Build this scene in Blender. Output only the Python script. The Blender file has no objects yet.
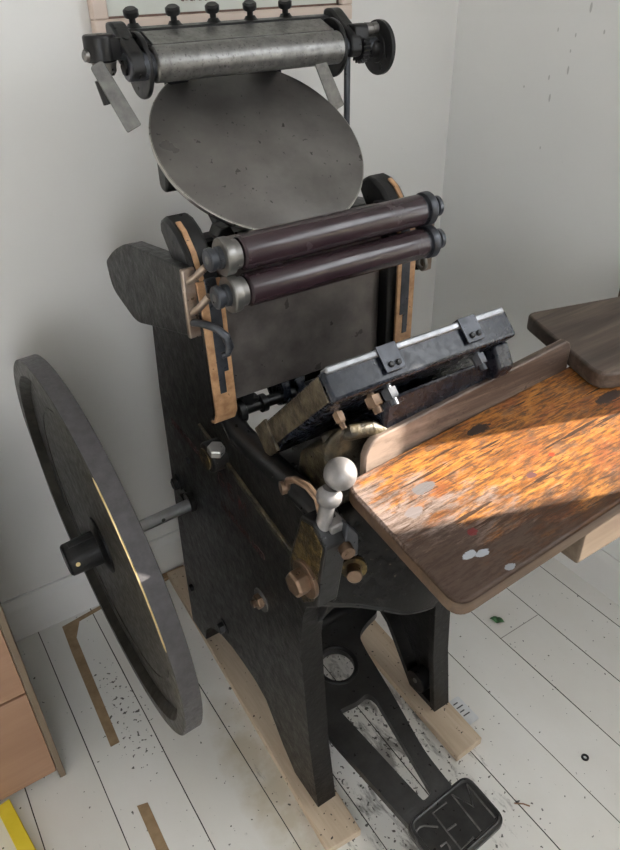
import bpy, bmesh, math, random
from mathutils import Vector as V, Matrix
random.seed(7)
sc = bpy.context.scene
COL = sc.collection
PI = math.pi

# ------------------------------------------------------------------ camera
cam_d = bpy.data.cameras.new('camera')
cam = bpy.data.objects.new('camera', cam_d)
COL.objects.link(cam)
cam_d.sensor_fit = 'HORIZONTAL'
cam_d.sensor_width = 36.0
cam_d.lens = 699.0 / 620.0 * 36.0
cam_d.clip_start = 0.02
dn = V((25, 1045, 699)).normalized()
fw = V((-550, -455, 699)); fw = (fw - dn * fw.dot(dn)).normalized()
rt = dn.cross(fw)
up = -dn
# rows world X,Y,Z expressed in camera (right, down, forward)
Mr = Matrix((( rt.x, -rt.y, -rt.z), (fw.x, -fw.y, -fw.z), (up.x, -up.y, -up.z)))
cam.matrix_world = Matrix.Translation((0, 0, 1.55)) @ Mr.to_4x4()
sc.camera = cam

# ------------------------------------------------------------------ materials
def nt(name):
    m = bpy.data.materials.new(name); m.use_nodes = True
    t = m.node_tree; b = t.nodes['Principled BSDF']
    return m, t, b
def N(t, kind, **kw):
    n = t.nodes.new(kind)
    for k, v in kw.items():
        if hasattr(n, k): setattr(n, k, v)
        else: n.inputs[k].default_value = v
    return n
def rgba(c): return (c[0], c[1], c[2], 1)
def coords(t, scale=(1, 1, 1), rot=(0, 0, 0), loc=(0, 0, 0)):
    tc = N(t, 'ShaderNodeTexCoord'); mp = N(t, 'ShaderNodeMapping')
    mp.inputs['Scale'].default_value = scale; mp.inputs['Rotation'].default_value = rot
    mp.inputs['Location'].default_value = loc
    t.links.new(tc.outputs['Object'], mp.inputs['Vector'])
    return mp.outputs['Vector']
def noise(t, vec, scale, detail=4, rough=.55, dist=0):
    n = N(t, 'ShaderNodeTexNoise'); n.inputs['Scale'].default_value = scale
    n.inputs['Detail'].default_value = detail; n.inputs['Roughness'].default_value = rough
    n.inputs['Distortion'].default_value = dist
    t.links.new(vec, n.inputs['Vector']); return n.outputs['Fac']
def ramp(t, fac, stops):
    r = N(t, 'ShaderNodeValToRGB')
    e = r.color_ramp.elements
    while len(e) < len(stops): e.new(0.5)
    for el, (p, c) in zip(e, stops):
        el.position = p; el.color = rgba(c) if not isinstance(c, (int, float)) else (c, c, c, 1)
    t.links.new(fac, r.inputs['Fac']); return r.outputs['Color']
def mix(t, fac, a, b, blend='MIX'):
    m = N(t, 'ShaderNodeMix', data_type='RGBA', blend_type=blend)
    for sock, val in ((m.inputs['Factor'], fac), (m.inputs['A'], a), (m.inputs['B'], b)):
        pass
    def put(idx, val):
        s = m.inputs[idx]
        if hasattr(val, 'is_output'): t.links.new(val, s)
        elif isinstance(val, (int, float)): s.default_value = val
        else: s.default_value = rgba(val)
    put(0, fac); put(6, a); put(7, b)
    return m.outputs[2]
def math_(t, op, a, b=0.0, c=None):
    m = N(t, 'ShaderNodeMath', operation=op)
    for i, v in enumerate((a, b) if c is None else (a, b, c)):
        if hasattr(v, 'is_output'): t.links.new(v, m.inputs[i])
        else: m.inputs[i].default_value = v
    return m.outputs[0]
def bump(t, b, h, strength=.2, dist=.002):
    n = N(t, 'ShaderNodeBump'); n.inputs['Strength'].default_value = strength
    n.inputs['Distance'].default_value = dist
    t.links.new(h, n.inputs['Height']); t.links.new(n.outputs['Normal'], b.inputs['Normal'])
def metalish(name, c1, c2, rough=.45, metallic=0.0, nscale=30, bstr=.25, bdist=.002, spec=.5, lo=.35, hi=.65,
             speck=None, speck_amt=.62, speck_scale=180):
    m, t, b = nt(name)
    v = coords(t)
    f = noise(t, v, nscale, 6, .6)
    col = ramp(t, f, ((lo, c1), (hi, c2)))
    if speck:
        s = noise(t, v, speck_scale, 2, .5)
        sm = ramp(t, s, ((speck_amt, 0.0), (speck_amt + .05, 1.0)))
        col = mix(t, sm, col, speck)
    t.links.new(col, b.inputs['Base Color'])
    b.inputs['Metallic'].default_value = metallic
    r = ramp(t, noise(t, v, nscale * 2.3, 4), ((.3, max(.05, rough - .1)), (.7, rough + .1)))
    t.links.new(r, b.inputs['Roughness'])
    b.inputs['Specular IOR Level'].default_value = spec
    bump(t, b, noise(t, v, nscale * 4, 5, .6), bstr, bdist)
    return m
M = {}
M['iron'] = metalish('black_painted_iron', (.005, .0046, .0042), (.014, .0128, .0120), .38, 0, 22, .40, .003, speck=(.09, .085, .08), speck_amt=.71, speck_scale=140, spec=.32)
M['treadle_iron'] = metalish('foot_worn_iron', (.014, .0135, .013), (.030, .029, .028), .36, 0, 30, .3, .002, spec=.5)
M['worn_iron'] = metalish('worn_bare_iron', (.07, .068, .066), (.15, .145, .14), .36, .3, 60, .2, .001)
M['iron_plain'] = metalish('black_iron', (.005, .005, .0055), (.011, .011, .0115), .36, 0, 25, .25, .002, spec=.32)
M['iron_gloss'] = metalish('glossy_black_enamel', (.007, .0085, .013), (.014, .017, .026), .27, 0, 40, .25, .001, speck=(.08, .08, .085), speck_amt=.75, speck_scale=120, spec=.34)  # base tinted blue in place of the sky's reflection
M['apron'] = metalish('oily_black_iron', (.004, .004, .004), (.010, .0095, .009), .18, 0, 45, .28, .0015, speck=(.10, .085, .06), speck_amt=.70, speck_scale=90, spec=.16)
M['wheel_rim'] = metalish('grey_black_rim_paint', (.040, .037, .040), (.062, .058, .062), .5, 0, 60, .3, .001)
M['wheel_face'] = metalish('worn_wheel_paint', (.014, .013, .011), (.050, .046, .037), .42, 0, 26, .4, .002)
M['steel'] = metalish('pitted_steel', (.15, .148, .142), (.225, .222, .214), .38, .8, 70, .2, .0006, speck=(.12, .115, .11), speck_amt=.62, speck_scale=210)
M['dull_steel'] = metalish('dull_dark_steel', (.085, .083, .078), (.17, .165, .155), .42, .55, 45, .2, .0008)
M['bright_steel'] = metalish('bright_steel', (.40, .39, .37), (.50, .49, .47), .35, .8, 20, .0, .0001)
M['shaft'] = metalish('shaft_steel', (.26, .26, .26), (.32, .32, .33), .38, .85, 20, .0, .0001)
M['disc'] = metalish('dark_ink_disc_steel', (.105, .098, .092), (.165, .155, .146), .36, .55, 9, .06, .0005, speck=(.04, .038, .036), speck_amt=.69, speck_scale=120)
M['disc_edge'] = metalish('worn_disc_edge', (.40, .39, .36), (.6, .58, .54), .35, .9, 50, .1, .0005)
M['bedplate'] = metalish('dull_bed_steel', (.095, .084, .078), (.19, .168, .155), .36, .45, 14, .08, .0006)
M['roller'] = metalish('dark_roller_rubber', (.024, .014, .017), (.034, .020, .024), .20, 0, 8, .0, .0001, spec=.45)
M['truck'] = metalish('truck_metal', (.17, .166, .156), (.20, .19, .18), .34, .75, 20, .0, .0001)
M['tan'] = metalish('worn_tan_runner', (.30, .155, .075), (.52, .31, .165), .42, .1, 55, .25, .001, speck=(.14, .08, .05), speck_amt=.68, speck_scale=110)
M['blue_steel'] = metalish('blackened_steel', (.030, .033, .040), (.060, .064, .074), .35, .4, 40, .2, .001)
M['copper'] = metalish('coppered_bolt', (.15, .098, .066), (.22, .148, .10), .36, .75, 40, .05, .0003)
M['brass_black'] = metalish('oil_stained_brass', (.035, .024, .010), (.30, .21, .08), .38, .7, 55, .6, .002, lo=.45, hi=.72)
M['silver_paint'] = metalish('aged_silver_metal', (.19, .18, .18), (.28, .268, .268), .46, .65, 35, .25, .001)
M['bracket_metal'] = metalish('brown_bare_plate', (.24, .18, .14), (.42, .36, .31), .34, .85, 25, .2, .001)
M['platen_side'] = metalish('oil_brown_cast_side', (.030, .022, .013), (.19, .155, .105), .4, .3, 40, .6, .002, lo=.40, hi=.75)
M['cast_gold'] = metalish('gold_mottled_casting', (.020, .017, .012), (.15, .12, .07), .36, .25, 34, .7, .003, lo=.42, hi=.75)  # dark iron mottled gold-brown by noise
M['bail'] = metalish('bright_bail', (.26, .265, .28), (.33, .335, .35), .42, .8, 30, .0, .0001)
M['brass'] = metalish('worn_brass_edge', (.55, .42, .20), (.72, .58, .33), .35, .85, 40, .1, .001)
M['red_paint'] = metalish('faded_red_paint', (.022, .007, .0065), (.055, .012, .011), .5, 0, 60, .2, .001)
M['yellow'] = metalish('yellow_plastic', (.72, .56, .03), (.78, .62, .05), .4, 0, 20, .05, .0005)
M['tape'] = metalish('brown_paper_tape', (.26, .175, .095), (.36, .25, .145), .6, 0, 30, .3, .001)
M['leaf'] = metalish('green_leaf', (.04, .12, .045), (.06, .17, .06), .5, 0, 60, .1, .001)
M['paper'] = metalish('white_slip', (.62, .64, .66), (.70, .71, .72), .6, 0, 30, .05, .0005)
M['print'] = metalish('dark_print', (.03, .03, .04), (.05, .05, .06), .6, 0, 30, .05, .0005)
M['black_rubber'] = metalish('black_rubber', (.012, .012, .012), (.02, .02, .02), .5, 0, 30, .05, .0005)
M['dried'] = metalish('dried_plant', (.10, .06, .045), (.2, .12, .09), .7, 0, 30, .2, .001)
M['added_curtain'] = None

def wood(name, c1, c2, c3, axis='x', rough=.55, gscale=26, bstr=.3, specks=None):
    """grain runs along `axis`"""
    m, t, b = nt(name)
    s = [1, 1, 1]; s['xyz'.index(axis)] = .07
    v = coords(t, tuple(s))
    g = noise(t, v, gscale, 8, .6, .8)
    fine = noise(t, v, gscale * 6, 4, .6, .2)
    col = ramp(t, g, ((.30, c1), (.50, c2), (.72, c3)))
    col = mix(t, ramp(t, fine, ((.42, .0), (.60, .35))), col, c1)
    if specks:
        o = coords(t)
        sp = ramp(t, noise(t, o, 120, 2, .4), ((.70, 0.0), (.73, 1.0)))
        col = mix(t, sp, col, specks)
    t.links.new(col, b.inputs['Base Color'])
    b.inputs['Roughness'].default_value = rough
    bump(t, b, g, bstr, .002)
    return m
M['pine'] = wood('fresh_pine', (.46, .35, .245), (.57, .455, .335), (.64, .53, .41), 'y', .6, 22, .15, (.05, .04, .035))
M['dark_wood'] = wood('dark_worn_wood', (.026, .017, .012), (.078, .054, .041), (.15, .112, .086), 'x', .5, 20, .5)
M['fence_wood'] = wood('worn_sunlit_guide_wood', (.030, .019, .014), (.100, .068, .053), (.21, .155, .125), 'x', .46, 42, .5, (.05, .03, .02))
def fence_material():  # worn pale left end, with sunlight also put into its colour
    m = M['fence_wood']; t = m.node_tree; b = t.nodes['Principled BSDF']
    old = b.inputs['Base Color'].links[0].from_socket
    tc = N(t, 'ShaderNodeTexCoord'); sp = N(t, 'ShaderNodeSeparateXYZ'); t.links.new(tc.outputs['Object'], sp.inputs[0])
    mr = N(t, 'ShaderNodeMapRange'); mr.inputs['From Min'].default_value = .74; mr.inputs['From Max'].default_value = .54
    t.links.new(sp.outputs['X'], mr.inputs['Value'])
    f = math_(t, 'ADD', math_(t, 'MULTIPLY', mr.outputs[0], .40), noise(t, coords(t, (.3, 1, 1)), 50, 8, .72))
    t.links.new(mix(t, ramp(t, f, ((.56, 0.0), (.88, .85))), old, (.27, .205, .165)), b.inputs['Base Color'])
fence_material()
M['edge_wood'] = wood('worn_edge_wood', (.045, .026, .016), (.105, .065, .040), (.19, .13, .085), 'x', .40, 20, .4)
M['batten'] = wood('grey_brown_batten', (.085, .058, .040), (.125, .090, .063), (.165, .125, .09), 'x', .6, 20, .2)
M['cabinet'] = wood('warm_beech_drawer', (.27, .150, .092), (.32, .185, .115), (.37, .22, .14), 'x', .5, 10, .06)
M['cabinet_side'] = wood('pale_beech_side', (.15, .112, .075), (.18, .135, .092), (.21, .16, .11), 'z', .5, 12, .06)
M['frame_wood'] = wood('pale_pink_wood', (.60, .49, .42), (.66, .55, .48), (.71, .61, .54), 'x', .5, 16, .06)
M['twig'] = wood('twig', (.20, .10, .06), (.3, .17, .1), (.35, .2, .13), 'x', .6, 20, .2)

def board_material():
    """the feed board: orange oiled timber with grey, black and red ink stains and long dark cracks"""
    m, t, b = nt('stained_feed_board')
    v = coords(t, (.12, 1, 1))
    o = coords(t)
    g = noise(t, v, 62, 10, .72, .5)
    base = ramp(t, g, ((.30, (.08, .032, .012)), (.45, (.30, .110, .026)), (.60, (.50, .205, .045)), (.78, (.56, .29, .10))))
    # red-brown patches
    base = mix(t, ramp(t, noise(t, coords(t, (.6, 1, 1)), 14, 8, .68), ((.50, 0.0), (.62, .70))), base, (.22, .065, .032))
    fl_ = noise(t, coords(t, (.16, 1, 1)), 230, 5, .7)
    base = mix(t, ramp(t, fl_, ((.50, 0.0), (.60, .75))), base, (.075, .036, .018))
    base = mix(t, ramp(t, fl_, ((.34, .55), (.42, 0.0))), base, (.42, .24, .11))
    # grey ink-and-dust film that thickens towards the press end of the board
    tc = N(t, 'ShaderNodeTexCoord'); sep = N(t, 'ShaderNodeSeparateXYZ')
    t.links.new(tc.outputs['Object'], sep.inputs[0])
    x, y = sep.outputs['X'], sep.outputs['Y']
    left = N(t, 'ShaderNodeMapRange'); left.inputs['From Min'].default_value = .78; left.inputs['From Max'].default_value = .46
    t.links.new(math_(t, 'ADD', x, math_(t, 'MULTIPLY', math_(t, 'SUBTRACT', y, .5), .55)), left.inputs['Value'])
    film = math_(t, 'ADD', math_(t, 'MULTIPLY', left.outputs[0], .42), noise(t, coords(t, (.30, 1, 1)), 46, 10, .76, .3))
    base = mix(t, ramp(t, film, ((.70, 0.0), (.82, .80))), base, (.27, .235, .22))
    pat = noise(t, coords(t, (.55, 1, 1)), 38, 9, .75, .4)
    base = mix(t, ramp(t, pat, ((.53, 0.0), (.64, .70))), base, (.13, .085, .062))
    base = mix(t, ramp(t, fl_, ((.47, 0.0), (.58, .55))), base, (.10, .055, .034))
    # streaky darkening towards the front edge
    front = N(t, 'ShaderNodeMapRange'); front.inputs['From Min'].default_value = .545; front.inputs['From Max'].default_value = .43
    t.links.new(math_(t, 'ADD', y, math_(t, 'MULTIPLY', math_(t, 'SUBTRACT', x, .52), .30)), front.inputs['Value'])
    front_dark = math_(t, 'ADD', math_(t, 'MULTIPLY', front.outputs[0], .36), noise(t, coords(t, (.25, 1, 1)), 40, 10, .76, .3))
    base = mix(t, ramp(t, front_dark, ((.52, 0.0), (.74, .86))), base, (.038, .021, .013))
    # black spots and blotches
    base = mix(t, ramp(t, noise(t, o, 24, 8, .7), ((.62, 0.0), (.68, .8))), base, (.07, .045, .035))
    # long drying cracks along the grain
    ck = noise(t, coords(t, (.045, 1, 1)), 120, 4, .6, .15)
    ckm = ramp(t, ck, ((.36, 1.0), (.395, 0.0)))
    base = mix(t, ckm, base, (.055, .030, .018))
    def blot(cx, cy, rx, ry, colr, base, n=12.0, soft=.35):
        dx = math_(t, 'DIVIDE', math_(t, 'SUBTRACT', x, cx), rx)
        dy = math_(t, 'DIVIDE', math_(t, 'SUBTRACT', y, cy), ry)
        d = math_(t, 'ADD', math_(t, 'MULTIPLY', dx, dx), math_(t, 'MULTIPLY', dy, dy))
        d = math_(t, 'ADD', d, math_(t, 'MULTIPLY', math_(t, 'SUBTRACT', noise(t, o, 70, 8, .75), .5), 3.2))
        return mix(t, ramp(t, d, ((.75, 1.0), (.75 + soft * .4, 0.0))), base, colr)
    base = blot(.519, .440, .012, .007, (.34, .36, .39), base)
    base = blot(.535, .432, .012, .006, (.33, .35, .385), base)
    base = blot(.546, .395, .008, .005, (.24, .25, .27), base)
    base = blot(.553, .468, .009, .008, (.15, .025, .025), base)
    base = blot(.70, .500, .010, .006, (.13, .06, .055), base)
    base = blot(.76, .515, .006, .005, (.45, .05, .02), base)
    base = blot(.72, .628, .026, .010, (.040, .028, .024), base)
    base = blot(.95, .56, .03, .012, (.05, .035, .03), base)
    base = blot(.56, .575, .02, .010, (.16, .145, .145), base)
    base = blot(.515, .545, .016, .012, (.20, .17, .165), base)
    t.links.new(base, b.inputs['Base Color'])
    r = ramp(t, g, ((.3, .42), (.7, .58)))
    b.inputs['Specular IOR Level'].default_value = .20
    t.links.new(r, b.inputs['Roughness'])
    h = math_(t, 'SUBTRACT', g, math_(t, 'MULTIPLY', ckm, .8))
    bump(t, b, h, .35, .003)
    return m
M['feed_board'] = board_material()

def wall_material(name, c, dots, drips=()):
    m, t, b = nt(name)
    v = coords(t)
    f = noise(t, v, 3, 4)
    col = ramp(t, f, ((.3, tuple(k * .965 for k in c)), (.7, c)))
    sp = ramp(t, noise(t, coords(t, (1, 1, .55)), dots, 2, .4), ((.80, 0.0), (.83, .5)))
    col = mix(t, sp, col, (.30, .29, .27))
    if drips:
        tc = N(t, 'ShaderNodeTexCoord'); se = N(t, 'ShaderNodeSeparateXYZ'); t.links.new(tc.outputs['Object'], se.inputs[0])
        for cy, cz, ry, rz in drips:
            dy = math_(t, 'DIVIDE', math_(t, 'SUBTRACT', se.outputs['Y'], cy), ry)
            dz = math_(t, 'DIVIDE', math_(t, 'SUBTRACT', se.outputs['Z'], cz), rz)
            d = math_(t, 'ADD', math_(t, 'MULTIPLY', dy, dy), math_(t, 'MULTIPLY', dz, dz))
            col = mix(t, ramp(t, d, ((.6, .6), (1.0, 0.0))), col, (.34, .335, .32))
    t.links.new(col, b.inputs['Base Color'])
    b.inputs['Roughness'].default_value = .75
    b.inputs['Specular IOR Level'].default_value = .25
    bump(t, b, noise(t, v, 260, 3), .08, .001)
    return m
M['wall'] = wall_material('white_wall_paint', (.755, .745, .725), 40)
M['wall_r'] = wall_material('white_wall_paint_right', (.79, .79, .775), 40, ((1.168, 1.323, .003, .010), (1.135, 1.448, .0035, .011), (1.208, 1.260, .003, .010), (1.219, 1.303, .0025, .006), (1.214, 1.402, .002, .005), (1.163, 1.394, .002, .005), (1.291, 1.276, .0025, .003), (1.17, 1.362, .002, .004), (1.213, 1.146, .002, .004), (1.09, 1.404, .0025, .005)))
M['ceiling'] = wall_material('white_ceiling_paint', (.75, .74, .72), 12)
M['trim'] = wall_material('white_trim_paint', (.74, .73, .715), 20)

def floor_material():
    m, t, b = nt('white_painted_boards')
    tc = N(t, 'ShaderNodeTexCoord'); sep = N(t, 'ShaderNodeSeparateXYZ')
    t.links.new(tc.outputs['Object'], sep.inputs[0])
    x, y = sep.outputs['X'], sep.outputs['Y']
    o = coords(t)
    pitch = .149
    u = math_(t, 'DIVIDE', math_(t, 'SUBTRACT', x, .206), pitch)
    wob = math_(t, 'MULTIPLY', math_(t, 'SUBTRACT', noise(t, o, 6, 2), .5), .012)
    fr = math_(t, 'FRACT', math_(t, 'ADD', math_(t, 'ADD', u, wob), 20.5))
    dist = math_(t, 'ABSOLUTE', math_(t, 'SUBTRACT', fr, .5))
    idn = N(t, 'ShaderNodeTexWhiteNoise', noise_dimensions='1D')
    t.links.new(math_(t, 'FLOOR', math_(t, 'ADD', u, 20.0)), idn.inputs['W'])
    tint = mix(t, idn.outputs['Value'], (.75, .735, .70), (.80, .79, .765))
    # yellowed oil stain beside the feet, drifting dust
    tint = mix(t, ramp(t, noise(t, coords(t, (1, .5, 1)), 5, 5, .6), ((.35, 0.0), (.75, .45))), tint, (.64, .61, .55))
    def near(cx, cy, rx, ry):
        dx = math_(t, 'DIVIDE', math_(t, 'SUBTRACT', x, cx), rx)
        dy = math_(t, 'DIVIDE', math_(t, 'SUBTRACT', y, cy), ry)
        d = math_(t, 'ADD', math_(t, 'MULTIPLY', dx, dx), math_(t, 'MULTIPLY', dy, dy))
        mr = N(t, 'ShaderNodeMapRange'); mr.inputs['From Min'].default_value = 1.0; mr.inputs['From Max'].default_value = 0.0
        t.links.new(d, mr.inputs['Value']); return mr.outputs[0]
    oil = near(.37, .80, .10, .34)
    oilm = math_(t, 'MULTIPLY', oil, noise(t, o, 14, 5, .6))
    tint = mix(t, ramp(t, oilm, ((.18, 0.0), (.50, .55))), tint, (.43, .34, .19))
    # ink and oil dirt thick under the press, thin elsewhere
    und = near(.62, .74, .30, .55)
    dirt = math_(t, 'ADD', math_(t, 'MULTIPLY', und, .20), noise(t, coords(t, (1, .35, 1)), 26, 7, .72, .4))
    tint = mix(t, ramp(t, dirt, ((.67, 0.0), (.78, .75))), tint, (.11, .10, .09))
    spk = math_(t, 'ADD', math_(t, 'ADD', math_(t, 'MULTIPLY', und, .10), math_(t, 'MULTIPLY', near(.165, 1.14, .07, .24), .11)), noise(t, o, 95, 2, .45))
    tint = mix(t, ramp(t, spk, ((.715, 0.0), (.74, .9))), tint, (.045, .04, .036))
    wid = math_(t, 'ADD', .003, math_(t, 'MULTIPLY', noise(t, coords(t, (1, .3, 1)), 8, 3), .010))
    gap = math_(t, 'LESS_THAN', dist, wid)
    jt = math_(t, 'LESS_THAN', math_(t, 'ABSOLUTE', math_(t, 'SUBTRACT', y, .781)), .0011)
    jt = math_(t, 'MULTIPLY', jt, math_(t, 'MULTIPLY', math_(t, 'GREATER_THAN', x, 1.098), math_(t, 'LESS_THAN', x, 1.246)))
    tint = mix(t, math_(t, 'MULTIPLY', jt, .7), tint, (.10, .085, .07))
    tint = mix(t, gap, tint, (.018, .015, .012))
    t.links.new(tint, b.inputs['Base Color'])
    b.inputs['Roughness'].default_value = .48
    b.inputs['Specular IOR Level'].default_value = .4
    h = math_(t, 'SUBTRACT', math_(t, 'MULTIPLY', noise(t, coords(t, (1, .1, 1)), 30, 4), .15), gap)
    bump(t, b, h, .4, .003)
    return m
M['floor'] = floor_material()
def glass_material():
    m, t, b = nt('picture_glass')
    b.inputs['Base Color'].default_value = (1, 1, 1, 1)
    b.inputs['Roughness'].default_value = .03
    b.inputs['Transmission Weight'].default_value = 1
    b.inputs['IOR'].default_value = 1.45
    return m
M['backing'] = metalish('pale_backing_paper', (.60, .62, .57), (.66, .68, .63), .7, 0, 8, .02, .0005)
def curtain_material():
    m, t, b = nt('linen_curtain')
    out = t.nodes['Material Output']
    d = N(t, 'ShaderNodeBsdfDiffuse'); d.inputs['Color'].default_value = (.75, .73, .68, 1)
    tr = N(t, 'ShaderNodeBsdfTranslucent'); tr.inputs['Color'].default_value = (.80, .77, .70, 1)
    mx = N(t, 'ShaderNodeMixShader'); mx.inputs[0].default_value = .45
    t.links.new(d.outputs[0], mx.inputs[1]); t.links.new(tr.outputs[0], mx.inputs[2])
    t.links.new(mx.outputs[0], out.inputs['Surface'])
    return m
M['added_curtain'] = curtain_material()

# ------------------------------------------------------------------ mesh helpers
class MB:
    """collects shapes into one bmesh, then links it as ONE object"""
    def __init__(s): s.bm = bmesh.new()
    def poly(s, verts, faces):
        vs = [s.bm.verts.new(v) for v in verts]
        for f in faces:
            try: s.bm.faces.new([vs[i] for i in f])
            except ValueError: pass
        return s
    def box(s, a, b):
        x0, y0, z0 = a; x1, y1, z1 = b
        return s.poly([(x0,y0,z0),(x1,y0,z0),(x1,y1,z0),(x0,y1,z0),(x0,y0,z1),(x1,y0,z1),(x1,y1,z1),(x0,y1,z1)],
                      [(0,3,2,1),(4,5,6,7),(0,1,5,4),(1,2,6,5),(2,3,7,6),(3,0,4,7)])
    def extr(s, pts, off):
        """closed polygon of 3d points pushed along a vector"""
        n = len(pts); off = V(off)
        P = [V(p) for p in pts]
        return s.poly(P + [p + off for p in P], [tuple(range(n))[::-1], tuple(range(n, 2*n))] +
                      [(i, (i+1) % n, n + (i+1) % n, n + i) for i in range(n)])
    def yz(s, pts, x0, x1): return s.extr([(x0, p[0], p[1]) for p in pts], (x1 - x0, 0, 0))
    def xy(s, pts, z0, z1): return s.extr([(p[0], p[1], z0) for p in pts], (0, 0, z1 - z0))
    def beam(s, a, b, w, h, upv=(0, 0, 1)):
        a, b = V(a), V(b); d = (b - a).normalized(); sd = d.cross(V(upv)).normalized(); u = sd.cross(d)
        q = [a + sd*w/2 + u*h/2, a - sd*w/2 + u*h/2, a - sd*w/2 - u*h/2, a + sd*w/2 - u*h/2]
        return s.extr(q, b - a)
    def lathe(s, a, axis, prof, seg=40, cap=True):
        """prof: (distance along axis, radius)"""
        a, ax = V(a), V(axis).normalized()
        r0 = ax.cross(V((0, 0, 1)) if abs(ax.z) < .9 else V((1, 0, 0))).normalized(); r1 = ax.cross(r0)
        vs, fs = [], []
        for d, r in prof:
            for k in range(seg):
                an = 2*PI*k/seg
                vs.append(a + ax*d + (r0*math.cos(an) + r1*math.sin(an))*r)
        for i in range(len(prof)-1):
            for k in range(seg):
                k2 = (k+1) % seg
                fs.append((i*seg+k, i*seg+k2, (i+1)*seg+k2, (i+1)*seg+k))
        if cap:
            fs.append(tuple(range(seg))[::-1]); fs.append(tuple((len(prof)-1)*seg + k for k in range(seg)))
        return s.poly(vs, fs)
    def cyl(s, a, b, r, r2=None, seg=32):
        a, b = V(a), V(b); L = (b - a).length
        return s.lathe(a, b - a, [(0, r), (L, r if r2 is None else r2)], seg)
    def hexa(s, a, axis, r, h): return s.lathe(a, axis, [(0, r), (h*.82, r), (h, r*.86)], 6)
    def ball(s, c, r, seg=32):
        n = seg // 2
        prof = [(-r*math.cos(PI*i/n), max(r*math.sin(PI*i/n), 1e-5)) for i in range(n+1)]
        return s.lathe(c, (0, 0, 1), prof, seg)
    def tube(s, pts, r, seg=12, closed=False):
        P = [V(p) for p in pts]; n = len(P); rings = []
        rs = r if isinstance(r, (list, tuple)) else [r]*n
        prev = None
        for i, p in enumerate(P):
            if closed: d = (P[(i+1) % n] - P[i-1]).normalized()
            else: d = (P[min(i+1, n-1)] - P[max(i-1, 0)]).normalized()
            if prev is None:
                u = d.cross(V((0, 0, 1)) if abs(d.z) < .9 else V((1, 0, 0))).normalized()
            else: u = (prev - d*prev.dot(d)).normalized()
            prev = u; w = d.cross(u)
            rings.append([p + (u*math.cos(2*PI*k/seg) + w*math.sin(2*PI*k/seg))*rs[i] for k in range(seg)])
        vs = [q for rg in rings for q in rg]; fs = []
        for i in range(n if closed else n-1):
            j = (i+1) % n
            for k in range(seg):
                k2 = (k+1) % seg
                fs.append((i*seg+k, i*seg+k2, j*seg+k2, j*seg+k))
        if not closed: fs += [tuple(range(seg))[::-1], tuple((n-1)*seg+k for k in range(seg))]
        return s.poly(vs, fs)
    def ring(s, outer, inner, off):
        """plate with holes: outer polygon minus list of inner polygons (3d coplanar), pushed along a vector"""
        import mathutils
        loops = [[V(p) for p in outer]] + [[V(p) for p in h] for h in inner]
        tris = mathutils.geometry.tessellate_polygon(loops)
        flat = [p for l in loops for p in l]; n = len(flat); off = V(off)
        vs = flat + [p + off for p in flat]
        fs = [t for t in tris] + [tuple(n + i for i in t[::-1]) for t in tris]
        st = 0
        for l in loops:
            m = len(l)
            fs += [(st+i, n+st+i, n+st+(i+1) % m, st+(i+1) % m) for i in range(m)]
            st += m
        return s.poly(vs, fs)
    def build(s, name, mat, parent=None, bevel=0, seg=2, ang=32, sub=0, smooth=True):
        bm = s.bm
        bmesh.ops.recalc_face_normals(bm, faces=bm.faces)
        me = bpy.data.meshes.new(name); bm.to_mesh(me); bm.free()
        for p in me.polygons: p.use_smooth = smooth
        if smooth: me.set_sharp_from_angle(angle=math.radians(ang))
        o = bpy.data.objects.new(name, me); COL.objects.link(o)
        me.materials.append(M[mat])
        if bevel:
            md = o.modifiers.new('bevel', 'BEVEL'); md.width = bevel; md.segments = seg
            md.limit_method = 'ANGLE'; md.angle_limit = math.radians(38); md.harden_normals = False
        if sub:
            md = o.modifiers.new('sub', 'SUBSURF'); md.levels = sub; md.render_levels = sub
        if parent is not None:
            o.parent = parent
            if parent.type == 'EMPTY':
                o.matrix_parent_inverse = Matrix.Translation(-V(parent.location))
        return o
def tag(o, label=None, cat=None, group=None, kind=None):
    if label: o['label'] = label
    if cat: o['category'] = cat
    if group: o['group'] = group
    if kind: o['kind'] = kind
    return o
def empty(name, loc, label, cat):
    o = bpy.data.objects.new(name, None); COL.objects.link(o); o.location = loc
    o.empty_display_size = .1
    return tag(o, label, cat)
def roundpoly(pts, r, n=5):
    """2d polygon with rounded corners (r a number or one per corner)"""
    out = []; m = len(pts)
    for i in range(m):
        p = V(pts[i]); a = V(pts[i-1]); b = V(pts[(i+1) % m])
        ri = r[i] if isinstance(r, (list, tuple)) else r
        if ri <= 0: out.append(tuple(p)); continue
        da = (a-p); db = (b-p)
        k = min(ri, da.length*.48, db.length*.48)
        s, e = p + da.normalized()*k, p + db.normalized()*k
        for j in range(n+1):
            q = j/n
            out.append(tuple(s*(1-q)**2 + p*2*q*(1-q) + e*q*q))
    return out
def circle2(cx, cy, r, n=32): return [(cx + r*math.cos(2*PI*k/n), cy + r*math.sin(2*PI*k/n)) for k in range(n)]

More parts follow.
